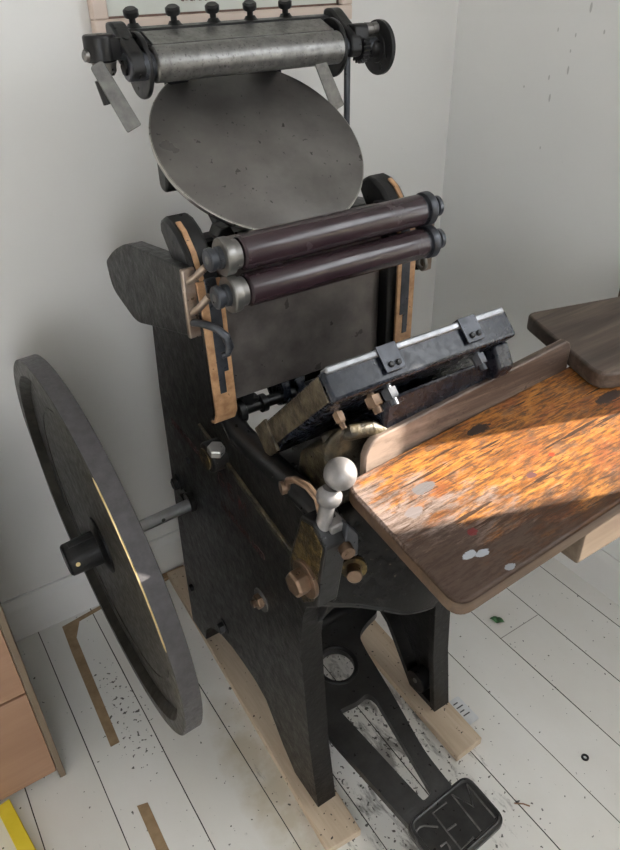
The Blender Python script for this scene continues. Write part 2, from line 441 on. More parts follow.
# ------------------------------------------------------------------ the room
YB, XR, XL, YF, ZC = 1.545, 1.475, -2.3, -2.2, 2.65
tag(MB().box((XL-.1, YF, -.06), (XR+.12, YB+.12, 0)).build('floor', 'floor', smooth=False), kind='structure')
tag(MB().box((XL-.1, YB, 0), (XR+.12, YB+.12, ZC)).build('wall_back', 'wall', smooth=False), kind='structure')
tag(MB().box((XL-.1, YF, ZC), (XR+.12, YB+.12, ZC+.1)).build('ceiling', 'ceiling', smooth=False), kind='structure')
tag(MB().box((XL-.1, YF, 0), (XL, YB, ZC)).build('wall_left', 'wall', smooth=False), kind='structure')
WY0, WY1, WZ0, WZ1 = -.95, .288, .95, 2.45
rw = MB()
rw.box((XR, WY1, 0), (XR+.12, YB, ZC)).box((XR, YF, 0), (XR+.12, WY0, ZC))
rw.box((XR, WY0, 0), (XR+.12, WY1, WZ0)).box((XR, WY0, WZ1), (XR+.12, WY1, ZC))
tag(rw.build('wall_right', 'wall_r', smooth=False), kind='structure')
sk = [(0, 0), (.024, 0), (.024, .105), (.019, .118), (.010, .126), (.008, .132), (0, .132)]
tag(MB().extr([(XL, YB - a, z) for a, z in sk], (XR - XL, 0, 0)).build('baseboard_back', 'trim'), kind='structure')
tag(MB().extr([(XR - a*.6, YF, z) for a, z in sk], (0, YB - YF - .024, 0)).build('baseboard_right', 'trim'), kind='structure')
wf = MB()
for a, b in (((XR+.03, WY0, WZ0), (XR+.09, WY0+.05, WZ1)), ((XR+.03, WY0+.05, WZ0), (XR+.09, WY1, WZ0+.05)),
             ((XR+.03, WY0+.05, WZ1-.05), (XR+.09, WY1, WZ1)), ((XR, WY0+.05, 1.525), (XR+.09, WY1, 1.66))):  # last box: deep transom added to keep the sun off the platen
    wf.box(a, b)
tag(wf.build('window_1', 'trim', bevel=.004), kind='structure')
# front wall behind the viewer, with an unseen window opening added for fill light
fwl = MB(); FX0, FX1, FQ0, FQ1 = -1.5, -.2, .8, 2.2
fwl.box((XL-.1, YF-.1, 0), (FX0, YF, ZC)).box((FX1, YF-.1, 0), (XR+.12, YF, ZC))
fwl.box((FX0, YF-.1, 0), (FX1, YF, FQ0)).box((FX0, YF-.1, FQ1), (FX1, YF, ZC))
tag(fwl.build('wall_front', 'wall', smooth=False), kind='structure')
f2 = MB()
for a, b in (((FX0, YF-.08, FQ0), (FX0+.05, YF-.02, FQ1)), ((FX1-.05, YF-.08, FQ0), (FX1, YF-.02, FQ1)), ((FX0+.05, YF-.08, FQ0), (FX1-.05, YF-.02, FQ0+.05)),
             ((FX0+.05, YF-.08, FQ1-.05), (FX1-.05, YF-.02, FQ1)), ((-.88, YF-.08, FQ0+.05), (-.82, YF-.02, FQ1-.05))):
    f2.box(a, b)
tag(f2.build('fill_window', 'trim', bevel=.004), kind='structure')
# unseen linen half drape, added to cut the sun to a band
cu = MB(); n = 60; pts = []
for i in range(n+1):
    yy = WY0 - .06 + (.118 - WY0 + .06) * i / n
    pts.append((XR - .035 + .016*math.sin(i*1.15), yy))
vs = [(p[0], p[1], z) for z in (.90, 1.59) for p in pts]
cu.poly(vs, [(i, i+1, n+2+i, n+1+i) for i in range(n)])
cuo = cu.build('added_curtain', 'added_curtain')
tag(cuo, 'pale linen half drape added out of view over the lower right window to narrow the sun', 'added_curtain')
sm = cuo.modifiers.new('thickness', 'SOLIDIFY'); sm.thickness = .002
cr = MB().cyl((XR-.035, WY0-.15, 1.60), (XR-.035, WY1+.02, 1.60), .010)
for yy in (WY0-.12, WY1+.01): cr.cyl((XR-.035, yy, 1.60), (XR, yy, 1.60), .006)
tag(cr.build('added_curtain_rod', 'iron_plain'), 'thin black rod added out of view to carry the linen half drape', 'curtain rod')

# picture frame on the back wall
pf = empty('picture_frame', (.81, YB, 1.40), 'pale wooden picture frame hanging on the back wall above the press', 'picture')
fx0, fx1, fz0, fz1 = .503, 1.115, 1.428, 1.86
w_ = .030
m_ = MB()
m_.box((fx0, YB-.030, fz0), (fx1, YB-.002, fz0+w_)).box((fx0, YB-.030, fz1-w_), (fx1, YB-.002, fz1))
m_.box((fx0, YB-.030, fz0+w_), (fx0+w_, YB-.002, fz1-w_)).box((fx1-w_, YB-.030, fz0+w_), (fx1, YB-.002, fz1-w_))
m_.build('moulding', 'frame_wood', pf, bevel=.003)
MB().box((fx0+w_, YB-.012, fz0+w_), (fx1-w_, YB-.004, fz1-w_)).build('backing_paper', 'backing', pf)
li = MB()  # dark strips painted in for the shadow inside the moulding
li.box((fx0+w_, YB-.016, fz0+w_), (fx1-w_, YB-.012, fz0+w_+.004)).box((fx1-w_-.004, YB-.016, fz0+w_), (fx1-w_, YB-.012, fz1-w_))
tag(li.build('inner_shadow_strip', 'dried', pf), 'thin dark strip drawn as the shadow line inside the moulding')
for k, cx in enumerate((.712, .735, .758, .778)):
    d = MB()
    for j in range(9):
        a = random.uniform(-.9, .9)
        d.tube([(cx, YB-.0145, 1.535), (cx + .010*math.sin(a), YB-.0145, 1.508), (cx + .019*math.sin(a*1.2), YB-.0145, 1.480 + .016*random.random())], [.0012, .002, .003], 6)
    d.build('dried_flower', 'dried', pf)

# ------------------------------------------------------------------ pine rails under the feet
def rail(a0, a1, b0, b1, label):
    """front-left, front-right, back-left, back-right on the floor"""
    m = MB().xy([a0, a1, b1, b0], 0.0, .022)
    return tag(m.build('wooden_rail', 'pine', bevel=.0015), label, 'wooden plank', 'pine planks under the press')
rail((.396, .589), (.477, .583), (.441, 1.505), (.522, 1.50), 'pale pine plank under the left feet of the press, nearer the flywheel')
rail((.757, .589), (.836, .591), (.775, 1.44), (.855, 1.44), 'pale pine plank under the right feet of the press')

# ------------------------------------------------------------------ THE PRESS
press = empty('printing_press', (.632, .96, .022), 'old black cast-iron treadle platen printing press with flywheel and ink disc', 'printing press')

# ---- side frames
XO, XI = .428, .474            # left frame outer and inner face
SIDE = [(1.297, .022), (1.215, .022), (1.203, .07), (1.17, .115), (1.107, .156), (1.04, .172), (.986, .174), (.93, .172), (.88, .155), (.845, .11), (.815, .07), (.765, .022),
        (.672, .022), (.697, .20), (.710, .385), (.718, .512), (.705, .60), (.678, .68), (.655, .74), (.645, .80), (.655, .845),
        (.75, .842), (.86, .838), (.935, .840), (.965, .862), (.985, .92), (1.0, 1.0), (1.005, 1.04),
        (1.24, 1.02), (1.245, .94), (1.262, .80), (1.275, .56), (1.292, .25)]
def inset(poly, d):
    out = []; m = len(poly)
    for i in range(m):
        p, a, b = V(poly[i]), V(poly[i-1]), V(poly[(i+1) % m])
        e1 = (p-a).normalized(); e2 = (b-p).normalized()
        n1 = V((-e1.y, e1.x)); n2 = V((-e2.y, e2.x))
        bis = (n1+n2); L = bis.length
        if L < 1e-4: bis = n1
        else: bis = bis/L
        k = d/max(.45, bis.dot(n1))
        out.append(tuple(p + bis*k))
    return out
area = sum(SIDE[i-1][0]*SIDE[i][1] - SIDE[i][0]*SIDE[i-1][1] for i in range(len(SIDE)))
def side_frame(mir):
    X = (lambda x: 1.264 - x) if mir else (lambda x: x)
    m = MB()
    side = [(y + (.032 if y < .80 else .018 if y < .9 else 0), z) for y, z in SIDE] if mir else SIDE
    s_in = inset(side, .016 if area > 0 else -.016)
    sx = -1 if mir else 1
    # web plate, then a flange standing inward round its edge
    m.extr([(X(XO), p[0], p[1]) for p in side], (sx*.014, 0, 0))
    m.ring([(X(XO+.013), p[0], p[1]) for p in side], [[(X(XO+.013), p[0], p[1]) for p in s_in]], (sx*(XI-XO-.013), 0, 0))
    f = m.build('side_frame', 'iron', press, bevel=.004, seg=2)
    # ledge that runs down the outside
    lg = MB().extr([(X(XO-.006), 1.06, .796), (X(XO-.006), .712, .720), (X(XO-.006), .712, .736), (X(XO-.006), 1.06, .810)], (sx*.008, 0, 0))
    lg.build('ledge', 'cast_gold', f, bevel=.002)
    # thick rounded top rim
    tr = MB()
    tr.tube([(X(.452), 1.0, .905), (X(.452), .975, .862), (X(.452), .94, .842), (X(.452), .86, .838), (X(.452), .75, .842), (X(.452), .67, .845), (X(.452), .65, .82)],
            [.018, .021, .023, .024, .024, .022, .020], 14)
    tr.build('top_rim', 'iron_plain', f)
    return f
fl = side_frame(False)
fr = side_frame(True)
# left arm bracket reaching back from the top of the left frame
def arm_bracket(mir):
    X = (lambda x: 1.264 - x) if mir else (lambda x: x)
    sx = -1 if mir else 1
    p = roundpoly([(1.330, 1.062), (1.272, 1.100), (1.194, 1.136), (.985, 1.163), (.950, 1.166), (.950, 1.052), (1.122, 1.003), (1.204, .978), (1.318, 1.008)], [.012, .03, .03, .02, .004, .004, .03, .03, .025])
    m = MB().extr([(X(.384), a, z) for a, z in p], (sx*.019, 0, 0))
    m.extr([(X(.403), a, z) for a, z in [(1.31, 1.07), (1.255, 1.112), (1.075, 1.138), (1.075, 1.02), (1.133, 1.006), (1.26, 1.02)]], (sx*.036, 0, 0))
    b = m.build('bed_arm', 'iron', press, bevel=.006, seg=3)
    pl = MB().box((min(X(.380), X(.403)), .938, 1.052), (max(X(.380), X(.403)), .9485, 1.166)).build('arm_end_plate', 'bracket_metal', press, bevel=.003)
    if mir:
        MB().tube([(.846, .925 + .011*math.cos(k*PI/8), 1.078 + .011*math.sin(k*PI/8)) for k in range(16)], .004, 10, closed=True).build('hook_eye', 'truck', pl)
        return
    for z in (1.145, 1.094):
        MB().tube([(X(.390), .942, z), (X(.396), .928, z+.010), (X(.408), .91, z + (.030 if z > 1.1 else .034))], .0058, 12).build('roller_stock', 'bracket_metal', pl)
    hk = MB().tube([(X(.388), .942, 1.078), (X(.394), .918, 1.084), (X(.408), .900, 1.080), (X(.420), .890, 1.066), (X(.424), .888, 1.048), (X(.420), .890, 1.036), (X(.411), .894, 1.033)], [.006, .006, .0065, .007, .007, .006, .005], 12)
    hk.build('roller_hook', 'blue_steel', pl)
arm_bracket(False)
arm_bracket(True)

# ---- front apron between the legs
ap = MB(); nu, nv = 36, 10
def ap_pt(u, v, off=0.0):
    s = math.sin(PI*u); s2 = max(s, 0)**.75
    x = .440 + (.824-.440)*u
    uu = min(u, 1-u); T = [(0, .640), (.09, .645), (.15, .648), (.25, .634), (.35, .612), (.5, .596)]
    for (ua, za), (ub, zc) in zip(T, T[1:]):
        if ua <= uu <= ub + 1e-9: zb = za + (zc-za)*(uu-ua)/(ub-ua)
    yb = .695 - .115*s2
    zt, yt = .845, .655 - .01*s
    z = zb + (zt-zb)*v
    y = yb + (yt-yb)*v - .018*math.sin(PI*v)*s + .030*u
    return V((x, y + off, z))
vs, fs = [], []
for side_ in (0, 1):
    for i in range(nu+1):
        for j in range(nv+1): vs.append(ap_pt(i/nu, j/nv, .022*side_))
S = (nu+1)*(nv+1)
for i in range(nu):
    for j in range(nv):
        a = i*(nv+1)+j; fs += [(a, a+nv+1, a+nv+2, a+1), (S+a, S+a+1, S+a+nv+2, S+a+nv+1)]
for i in range(nu):
    a = i*(nv+1); fs.append((a, S+a, S+a+nv+1, a+nv+1)); a += nv; fs.append((a, a+nv+1, S+a+nv+1, S+a))
for j in range(nv):
    fs.append((j, j+1, S+j+1, S+j)); a = nu*(nv+1)+j; fs.append((a, S+a, S+a+1, a+1))
ap.poly(vs, fs)
apo = ap.build('front_apron', 'apron', press, bevel=.004)
for sx, xx in ((1, .472), (-1, .794)):
    arc = [(xx, .652)] + [(xx + sx*.055*(1-math.sin(a)), .652 - .085*(1-math.cos(a))) for a in [PI/2*k/8 for k in range(9)]][::-1]
    arc = [(xx - sx*.01, .665)] + [(xx + sx*.060*(1-math.cos(a)), .555 + .098*math.sin(a)) for a in [PI/2*k/9 for k in range(10)]][::-1] + [(xx - sx*.01, .555)]
    y0 = .710 if sx > 0 else .742
    MB().extr([(x, y0 - (z-.555)*.48, z) for x, z in arc], (0, .03, 0)).build('apron_fillet', 'iron_plain', apo, bevel=.003)
# lip along the lower edge
MB().tube([ap_pt(i/30, 0.0, .011) for i in range(31)], .0105, 10).build('apron_lip', 'iron_plain', apo)

# ---- drive shaft and flywheel (the wheel sags a little on its shaft)
fc = V((.193, 1.150, .536)); fn = V((1, .013, .045)).normalized(); FR, FT = .413, .0365
MB().cyl(fc - fn*.03, fc + fn*.62, .0135).build('drive_shaft', 'shaft', press)
sh = fc + fn*.155
MB().cyl(sh + V((0, -.0136, .002)), sh + V((0, -.0128, .002)), .0045, seg=16).build('shaft_hole', 'black_rubber', press)
wheel = MB().lathe(fc, fn, [(0, FR-.002), (.002, FR), (FT-.002, FR), (FT, FR-.002), (FT, FR-.045), (FT-.008, FR-.055), (.028, .06), (.020, .06),
                            (.020, FR-.044), (.010, FR-.040), (0, FR-.032)], 128, cap=False)
# close the profile
wl = wheel.bm; wl.verts.ensure_lookup_table(); nseg = 128; last = 10*nseg
for k in range(nseg):
    k2 = (k+1) % nseg
    wl.faces.new((wl.verts[last+k], wl.verts[last+k2], wl.verts[k2], wl.verts[k]))
wh = wheel.build('flywheel', 'wheel_face', press, ang=40)
MB().lathe(fc, fn, [(.0015, FR+.0004), (FT-.0015, FR+.0004)], 128, cap=False).build('rim_band', 'wheel_rim', wh)
fu = V((0, 0, 1)) - fn*fn.z; fu.normalize(); fv = fn.cross(fu)
if fv.y > 0: fv = -fv
arc = [fc + (fv*math.cos(a) + fu*math.sin(a))*(FR-.0005) for a in [math.radians(56 - k*1.55) for k in range(29)]]
MB().tube(arc, [.0004] + [.0016]*27 + [.0004], 6).build('worn_rim_edge', 'brass', wh)
MB().lathe(fc + fn*.0195, fn, [(.001, .307), (-.0015, .306), (-.0015, .300), (.001, .299)], 96, cap=False).build('raised_ring', 'wheel_face', wh)
# hub block
ax_u = fn.cross(V((0, 1, 0))).normalized(); ax_w = ax_u.cross(fn)
hb = MB().lathe(fc - fn*.058, fn, [(0, .031), (.004, .035), (.066, .037), (.074, .064), (.090, .064), (.100, .044), (.118, .042)], 40)
ho = hb.build('hub', 'iron_plain', wh)
MB().lathe(fc - fn*.0585, fn, [(0, .0142), (.003, .0142)], 24).build('shaft_end', 'shaft', ho)
nrm = (V((-.15, -1, .25))).normalized()
sp_ = fc - fn*.036 + nrm*.0305
MB().cyl(sp_, sp_ + nrm*.006, .0045, seg=16).build('set_screw', 'brass', ho)
# key wedge, on the shaft next to the hub
MB().beam(fc - fn*.045 + ax_u*.030, fc + fn*.02 + ax_u*.032, .016, .012).build('key', 'iron_plain', ho, bevel=.001)

# ---- bed: runners, plate
prof = [(.93, .902), (.931, 1.10), (.938, 1.145), (.955, 1.182), (.980, 1.208), (1.005, 1.220), (1.025, 1.222), (1.044, 1.212), (1.048, 1.195), (1.030, 1.170), (1.0, 1.135), (.978, 1.09), (.970, 1.0), (.968, .905), (.955, .880), (.942, .886)]
def runner(mir):
    X = (lambda x: 1.237 - x) if mir else (lambda x: x)
    lean = 0 if mir else .004
    def P(x, y, z): return (X(x) - lean*(z-.9)*12*.5 if not mir else X(x), y, z)
    sx = -1 if mir else 1
    m = MB().extr([P(.404, y, z) for y, z in prof], (sx*.043, 0, 0))
    o = m.build('roller_track', 'iron_plain', press, bevel=.006, seg=2)
    # worn tan facing up the front, over the lobe
    def strip(path, x0, x1, lift, name, mat):
        q = MB(); vs = []; n = len(path)
        for y, z, ny, nz in path:
            for xx, h in ((x0, 0), (x1, 0), (x1, lift), (x0, lift)):
                vs.append(P(xx, y + ny*h, z + nz*h))
        fs = [(0, 1, 2, 3), tuple((n-1)*4 + k for k in (3, 2, 1, 0))]
        for i in range(n-1):
            for k in range(4):
                fs.append((i*4+k, (i+1)*4+k, (i+1)*4+(k+1) % 4, i*4+(k+1) % 4))
        q.poly(vs, fs)
        return q.build(name, mat, o, bevel=.0012)
    low = [(.955, .880, -.45, -.89), (.942, .886, -.5, -.85), (.931, .905, -1, -.1), (.9305, 1.0, -1, 0), (.931, 1.10, -1, .05), (.938, 1.143, -.98, .2)]
    hi = [(.938, 1.143, -.98, .2), (.955, 1.182, -.85, .5), (.980, 1.208, -.5, .86), (.998, 1.217, -.3, .95)]
    strip(low, .405, .446, .005, 'worn_facing', 'tan')
    strip(hi, .412, .421, .0035, 'worn_edge', 'tan')
    strip([(.931, .945, -1, 0), (.9305, 1.0, -1, 0), (.932, 1.10, -1, .05), (.938, 1.145, -.98, .2)], .418, .430, .0065, 'slot_insert', 'blue_steel')
    strip([(.9305, .985, -1, 0), (.932, 1.10, -1, .05), (.938, 1.145, -.98, .2)], .428, .438, .0065, 'slot_insert', 'blue_steel')
runner(False)
runner(True)
bed = MB().box((.452, .955, .905), (.772, .975, 1.19)).build('bed_plate', 'bedplate', press, bevel=.003)
MB().box((.774, .935, .90), (.800, .985, 1.19)).build('bed_side_bar', 'iron_plain', press, bevel=.003)
# chase hooks under the plate
for x in (.485, .745):
    h = MB().extr([(x-.012, .957, .910), (x+.012, .957, .910), (x+.012, .957, .896), (x+.022, .957, .894), (x+.022, .957, .886), (x+.006, .957, .880), (x-.008, .957, .883), (x-.014, .957, .897)], (0, .018, 0))
    h.build('chase_hook', 'iron_plain', press, bevel=.003)
# cross bar behind the bed, and the stay below it
MB().box((.440, 1.045, 1.120), (.830, 1.085, 1.165)).build('bed_cross_bar', 'iron_plain', press, bevel=.005)
MB().cyl((.500, 1.02, 1.172), (.500, 1.055, 1.172), .017, seg=6).build('cross_bar_bolt', 'iron_plain', press, bevel=.002)
rod = MB().cyl((.462, .965, .872), (.806, .965, .872), .011)
rod.cyl((.462, .965, .872), (.475, .965, .872), .022).cyl((.510, .965, .872), (.522, .965, .872), .017)
ro = rod.build('cross_rod', 'iron_plain', press, bevel=.001)
for x in (.555, .585):
    MB().lathe((x, .985, .880), (1, 0, 0), [(0, .016), (0, .034), (.014, .036), (.018, .020), (.026, .018)], 36).build('rod_collar', 'iron_gloss', ro)

# ---- form rollers
def form_roller(y, z, r, name='form_roller'):
    o = MB().lathe((.456, y, z), (1, 0, 0), [(0, r-.003), (.003, r), (.346, r), (.349, r-.003)], 64).build(name, 'roller', press)
    MB().cyl((.404, y, z), (.838, y, z), .0075, seg=20).build('roller_core', 'truck', o)
    for x, s in ((.440, -1), (.812, 1)):
        MB().lathe((x, y, z), (s, 0, 0), [(-.013, .012), (-.013, .022), (-.002, .022), (-.001, .0275), (.002, .0285), (.012, .0285), (.014, .027), (.014, .012)], 48, cap=False).build('roller_truck', 'truck' if s < 0 else 'blue_steel', o)
        MB().lathe((x + s*.014, y, z), (s, 0, 0), [(0, .012), (0, .017), (.006, .017), (.008, .0145), (.012, .0145), (.013, .0175), (.020, .0175), (.022, .015), (.022, .006)], 32, cap=False).build('end_collar', 'blue_steel', o)
    return o
form_roller(.8965, 1.189, .0262)
form_roller(.884, 1.135, .0255)

# ---- ink disc
dc = V((.6305, 1.12, 1.284)); dnn = V((-.0281, -.726, 1)).normalized(); DR = .1905
dk = MB().lathe(dc - dnn*.012, dnn, [(0, .03), (.0, DR-.02), (.004, DR), (.0112, DR), (.012, DR-.0015), (.012, .0001)], 128, cap=False).build('ink_disc', 'disc', press, ang=40)
MB().lathe(dc, dnn, [(-.0065, DR+.0004), (-.0010, DR+.0005), (.0002, DR-.0020)], 128, cap=False).build('disc_edge', 'disc_edge', dk)
spider = MB().lathe(dc - dnn*.085, dnn, [(0, .022), (.05, .026), (.073, .055)], 32)
spider.cyl(dc - dnn*.07, (.56, 1.07, 1.15), .016).cyl(dc - dnn*.07, (.70, 1.07, 1.15), .016)
spider.build('disc_bracket', 'iron_plain', dk)
lug = MB().extr([(.452, a, z) for a, z in roundpoly([(1.125, 1.285), (1.165, 1.285), (1.165, 1.225), (1.135, 1.222)], .014)], (.030, 0, 0))
lug.build('disc_lug', 'iron_plain', press, bevel=.004)

# ---- ink fountain on two uprights
AY, AZ = 1.19, 1.4115
for s, x in (('l', .545), ('r', .735)):
    u = MB()
    pa = [(1.07, 1.13), (1.16, 1.20), (1.235, 1.30), (1.262, 1.39), (1.262, 1.45)]
    for i in range(len(pa)-1):
        u.beam((x, pa[i][0], pa[i][1]), (x, pa[i+1][0], pa[i+1][1]), .022, .040, (1, 0, 0))
    u.build('fountain_upright', 'iron_plain', press, bevel=.004)
fo = MB().lathe((.478, AY, AZ), (1, 0, 0), [(0, .024), (.002, .0272), (.362, .0272), (.364, .024)], 64).build('fountain_roller', 'steel', press)
cap = MB().lathe((.433, AY, AZ), (1, 0, 0), [(0, .019), (.002, .0215), (.032, .0215), (.036, .0185), (.045, .0185)], 32)
cap.build('roller_bearing', 'blue_steel', fo)
MB().hexa((.433, AY, AZ), (-1, 0, 0), .0125, .005).build('bearing_screw', 'iron_plain', fo)
sp2 = MB().lathe((.842, AY, AZ), (1, 0, 0), [(0, .0165), (.030, .0165), (.030, .0185), (.042, .0185), (.042, .012), (.095, .012)], 32)
sp2.build('roller_spindle', 'blue_steel', fo)
gear = MB(); g = []
for k in range(18):
    a = 2*PI*k/18
    for da, r in ((-.09, .0215), (.0, .027), (.09, .0265), (.14, .0215)):
        g.append((.888, AY + r*math.cos(a+da), AZ - .004 + r*math.sin(a+da)))
gear.extr(g, (.014, 0, 0)).build('ratchet_gear', 'iron_plain', fo, bevel=.001)
hw = MB()
hole = [(.934, AY - .012 + .004*math.cos(2*PI*k/16), AZ-.007 - .032 + .006*math.sin(2*PI*k/16)) for k in range(16)]
hw.ring([(.934, AY + .047*math.cos(2*PI*k/64), AZ - .007 + .047*math.sin(2*PI*k/64)) for k in range(64)], [hole], (.008, 0, 0))
hwo = hw.build('hand_wheel', 'iron_plain', fo, bevel=.001)
MB().lathe((.934, AY, AZ-.007), (-1, 0, 0), [(0, .026), (.003, .025), (.004, .018), (.016, .016), (.020, .012)], 32).build('wheel_boss', 'iron_plain', hwo)
pw = MB().lathe((.905, AY, AZ+.026), (1, 0, 0), [(0, .006), (0, .0105), (.010, .0105), (.011, .009), (.014, .009), (.014, .0105), (.026, .0105), (.028, .006)], 24, cap=False)
pw.build('pawl_pin', 'truck', fo)
MB().extr([(.872, a, z) for a, z in roundpoly([(AY-.014, AZ+.036), (AY+.014, AZ+.036), (AY+.018, AZ+.008), (AY-.018, AZ+.008)], .008)], (.030, 0, 0)).build('pawl', 'iron_plain', fo, bevel=.002)
# trough and blade behind the roller
tr = MB().extr([(.446, a, z) for a, z in [(1.205, 1.440), (1.262, 1.455), (1.276, 1.447), (1.276, 1.425), (1.235, 1.395), (1.222, 1.400)]], (.425, 0, 0))
tro = tr.build('ink_trough', 'iron_plain', press, bevel=.003)
MB().extr([(.486, a, z) for a, z in [(1.196, 1.437), (1.246, 1.4555), (1.247, 1.4585), (1.1955, 1.440)]], (.352, 0, 0)).build('ink_blade', 'steel', tro)
MB().extr([(.436, a, z) for a, z in [(1.236, 1.446), (1.264, 1.450), (1.268, 1.461), (1.240, 1.459)]], (.448, 0, 0)).build('trough_bar', 'iron_plain', tro, bevel=.003)
for x in (.468, .849):
    MB().extr([(x-.004, 1.222 + .052*math.cos(2*PI*k/40), 1.408 + .050*math.sin(2*PI*k/40)) for k in range(40)], (.008, 0, 0)).build('trough_end', 'iron_plain', tro, bevel=.002)
for x in (.447, .872):
    MB().extr([(x-.013, a, z) for a, z in roundpoly([(1.178, 1.392), (1.166, 1.405), (1.172, 1.430), (1.238, 1.472), (1.262, 1.470), (1.262, 1.448), (1.205, 1.400)], .008)], (.026, 0, 0)).build('trough_link', 'iron_plain', tro, bevel=.004)
MB().lathe((.447, 1.205, 1.4508), (0, -.55, .83), [(-.002, .0045), (.0012, .0045)], 16).build('oil_hole', 'black_rubber', tro)
for k in range(5):
    x = .483 + k*.0735
    t_ = MB().lathe((x, 1.262, 1.452), (0, .12, 1), [(0, .019), (.004, .018), (.010, .011), (.014, .0085)], 24)
    t_.lathe((x, 1.2635, 1.464), (-.18, -.30, 1), [(0, .0055), (.012, .0055), (.013, .0115), (.015, .0125), (.022, .0125), (.025, .009)], 24)
    t_.build('thumb_screw', 'iron_plain', tro)
# left: swivel block, stud and hanging strip
bl = MB().lathe((.408, 1.226, 1.418), (0, 0, 1), [(0, .022), (.002, .0245), (.036, .0245), (.039, .022)], 32)
bl.box((.415, 1.205, 1.421), (.450, 1.246, 1.452))
blo = bl.build('swivel_block', 'iron_plain', tro, bevel=.002)
MB().cyl((.409, 1.222, 1.4568), (.409, 1.222, 1.4576), .0045, seg=16).build('block_hole', 'black_rubber', blo)
MB().lathe((.410, 1.222, 1.399), (0, 0, 1), [(0, .014), (.006, .018), (.012, .018), (.019, .020)], 24).build('swivel_nut', 'truck', blo)
MB().lathe((.392, 1.222, 1.428), (-1, -.05, .1), [(0, .005), (.006, .005), (.006, .009), (.012, .009), (.014, .006)], 20).build('clamp_screw', 'truck', blo)
def strip(p0, p1, w, t, n):
    p0, p1 = V(p0), V(p1); d = (p1-p0).normalized(); sd = d.cross(V(n)).normalized(); nn = sd.cross(d)
    pts = roundpoly([(-w*.42, 0), (w*.42, 0), (w/2, (p1-p0).length), (-w/2, (p1-p0).length)], [w*.25, w*.25, .003, .003])
    return MB().extr([p0 + sd*a + d*b for a, b in pts], nn*t)
strip((.391, 1.206, 1.419), (.429, 1.182, 1.322), .027, .004, (-.2, -1, .2)).build('doctor_lever', 'dull_steel', blo, bevel=.001)
MB().cyl((.392, 1.206, 1.395), (.399, 1.203, 1.360), .0075, seg=16).build('lever_pin', 'iron_plain', blo)
strip((.792, 1.178, 1.396), (.828, 1.168, 1.312), .027, .004, (-.2, -1, .2)).build('doctor_lever', 'dull_steel', tro, bevel=.001)
# connecting rod at the right-hand end of the fountain
rr = MB().cyl((.872, 1.20, .70), (.872, 1.20, 1.395), .0062, seg=16)
rr.beam((.835, 1.20, .705), (.880, 1.20, .705), .014, .02)
rr.build('connecting_rod', 'blue_steel', press)

# ---- platen
tv = V((0, .698, -.716)); nv_ = V((0, -.716, -.698)); p0 = V((.455, .682, 1.087)); PL, PT = .272, .046
def pp(x, s, d): q = p0 + tv*s + nv_*d; return V((x, q.y, q.z))
pm = MB().extr([pp(.455, 0, 0), pp(.455, PL, 0), pp(.455, PL, PT*1.15), pp(.455, .02, PT), pp(.455, 0, PT)], (.350, 0, 0))
pla = pm.build('platen', 'iron_gloss', press, bevel=.006, seg=3)
sp3 = MB().extr([pp(.4545, .008, .004), pp(.4545, PL-.05, .004), pp(.4545, PL-.05, PT-.004), pp(.4545, .008, PT-.004)], (-.003, 0, 0))
tag(sp3.build('side_cheek', 'platen_side', pla, bevel=.0015), 'oil-browned side of the platen')
sp4 = MB().extr([pp(.4545, PL-.05, -.002), pp(.4545, PL+.002, -.002), pp(.4545, PL+.002, PT+.008), pp(.4545, PL-.05, PT+.008)], (-.006, 0, 0))
tag(sp4.build('end_lug', 'platen_side', pla, bevel=.002), 'paler lug at the lower corner of the platen')
# tympan bail: bright strip along the top edge, held by two clips with screws
ba = MB().extr([pp(.462, -.004, -.004), pp(.462, .016, -.004), pp(.462, .016, .007), pp(.462, -.004, .007)], (.336, 0, 0))
bao = tag(ba.build('tympan_bail', 'bail', pla, bevel=.003), 'bright steel strip along the top edge')
for x0, x1 in ((.548, .583), (.703, .738)):
    c = MB().extr([pp(x0, -.0065, -.0065), pp(x0, .012, -.0065), pp(x0, .012, -.0045), pp(x0, -.0045, -.0045), pp(x0, -.0045, .034), pp(x0, -.0065, .034)], (x1-x0, 0, 0))
    co = c.build('bail_clip', 'blue_steel', pla, bevel=.0008)
    for k in (.35, .72):
        xx = x0 + (x1-x0)*k
        MB().lathe(pp(xx, -.006, .024), -tv, [(0, .0045), (.003, .0045), (.0045, .003)], 16).build('clip_screw', 'iron_plain', co)
MB().extr([(.768, q.y, q.z) for q in (pp(0, .02, PT), pp(0, .075, PT), pp(0, .07, PT+.040), pp(0, .05, PT+.048), pp(0, .03, PT+.040))], (.032, 0, 0)).build('platen_lug', 'iron_gloss', pla, bevel=.004)
# ribs and adjusting bolts behind the platen
for x, s, r, mt in ((.541, .045, .0135, 'copper'), (.562, .030, .0125, 'blue_steel'), (.495, .075, .009, 'copper'), (.735, .026, .011, 'blue_steel')):
    b_ = MB().cyl(pp(x, s, PT), pp(x, s, PT+.030), r*.55, seg=16)
    b_.hexa(pp(x, s, PT+.004), nv_, r, .016)
    b_.build('impression_bolt', mt, pla)
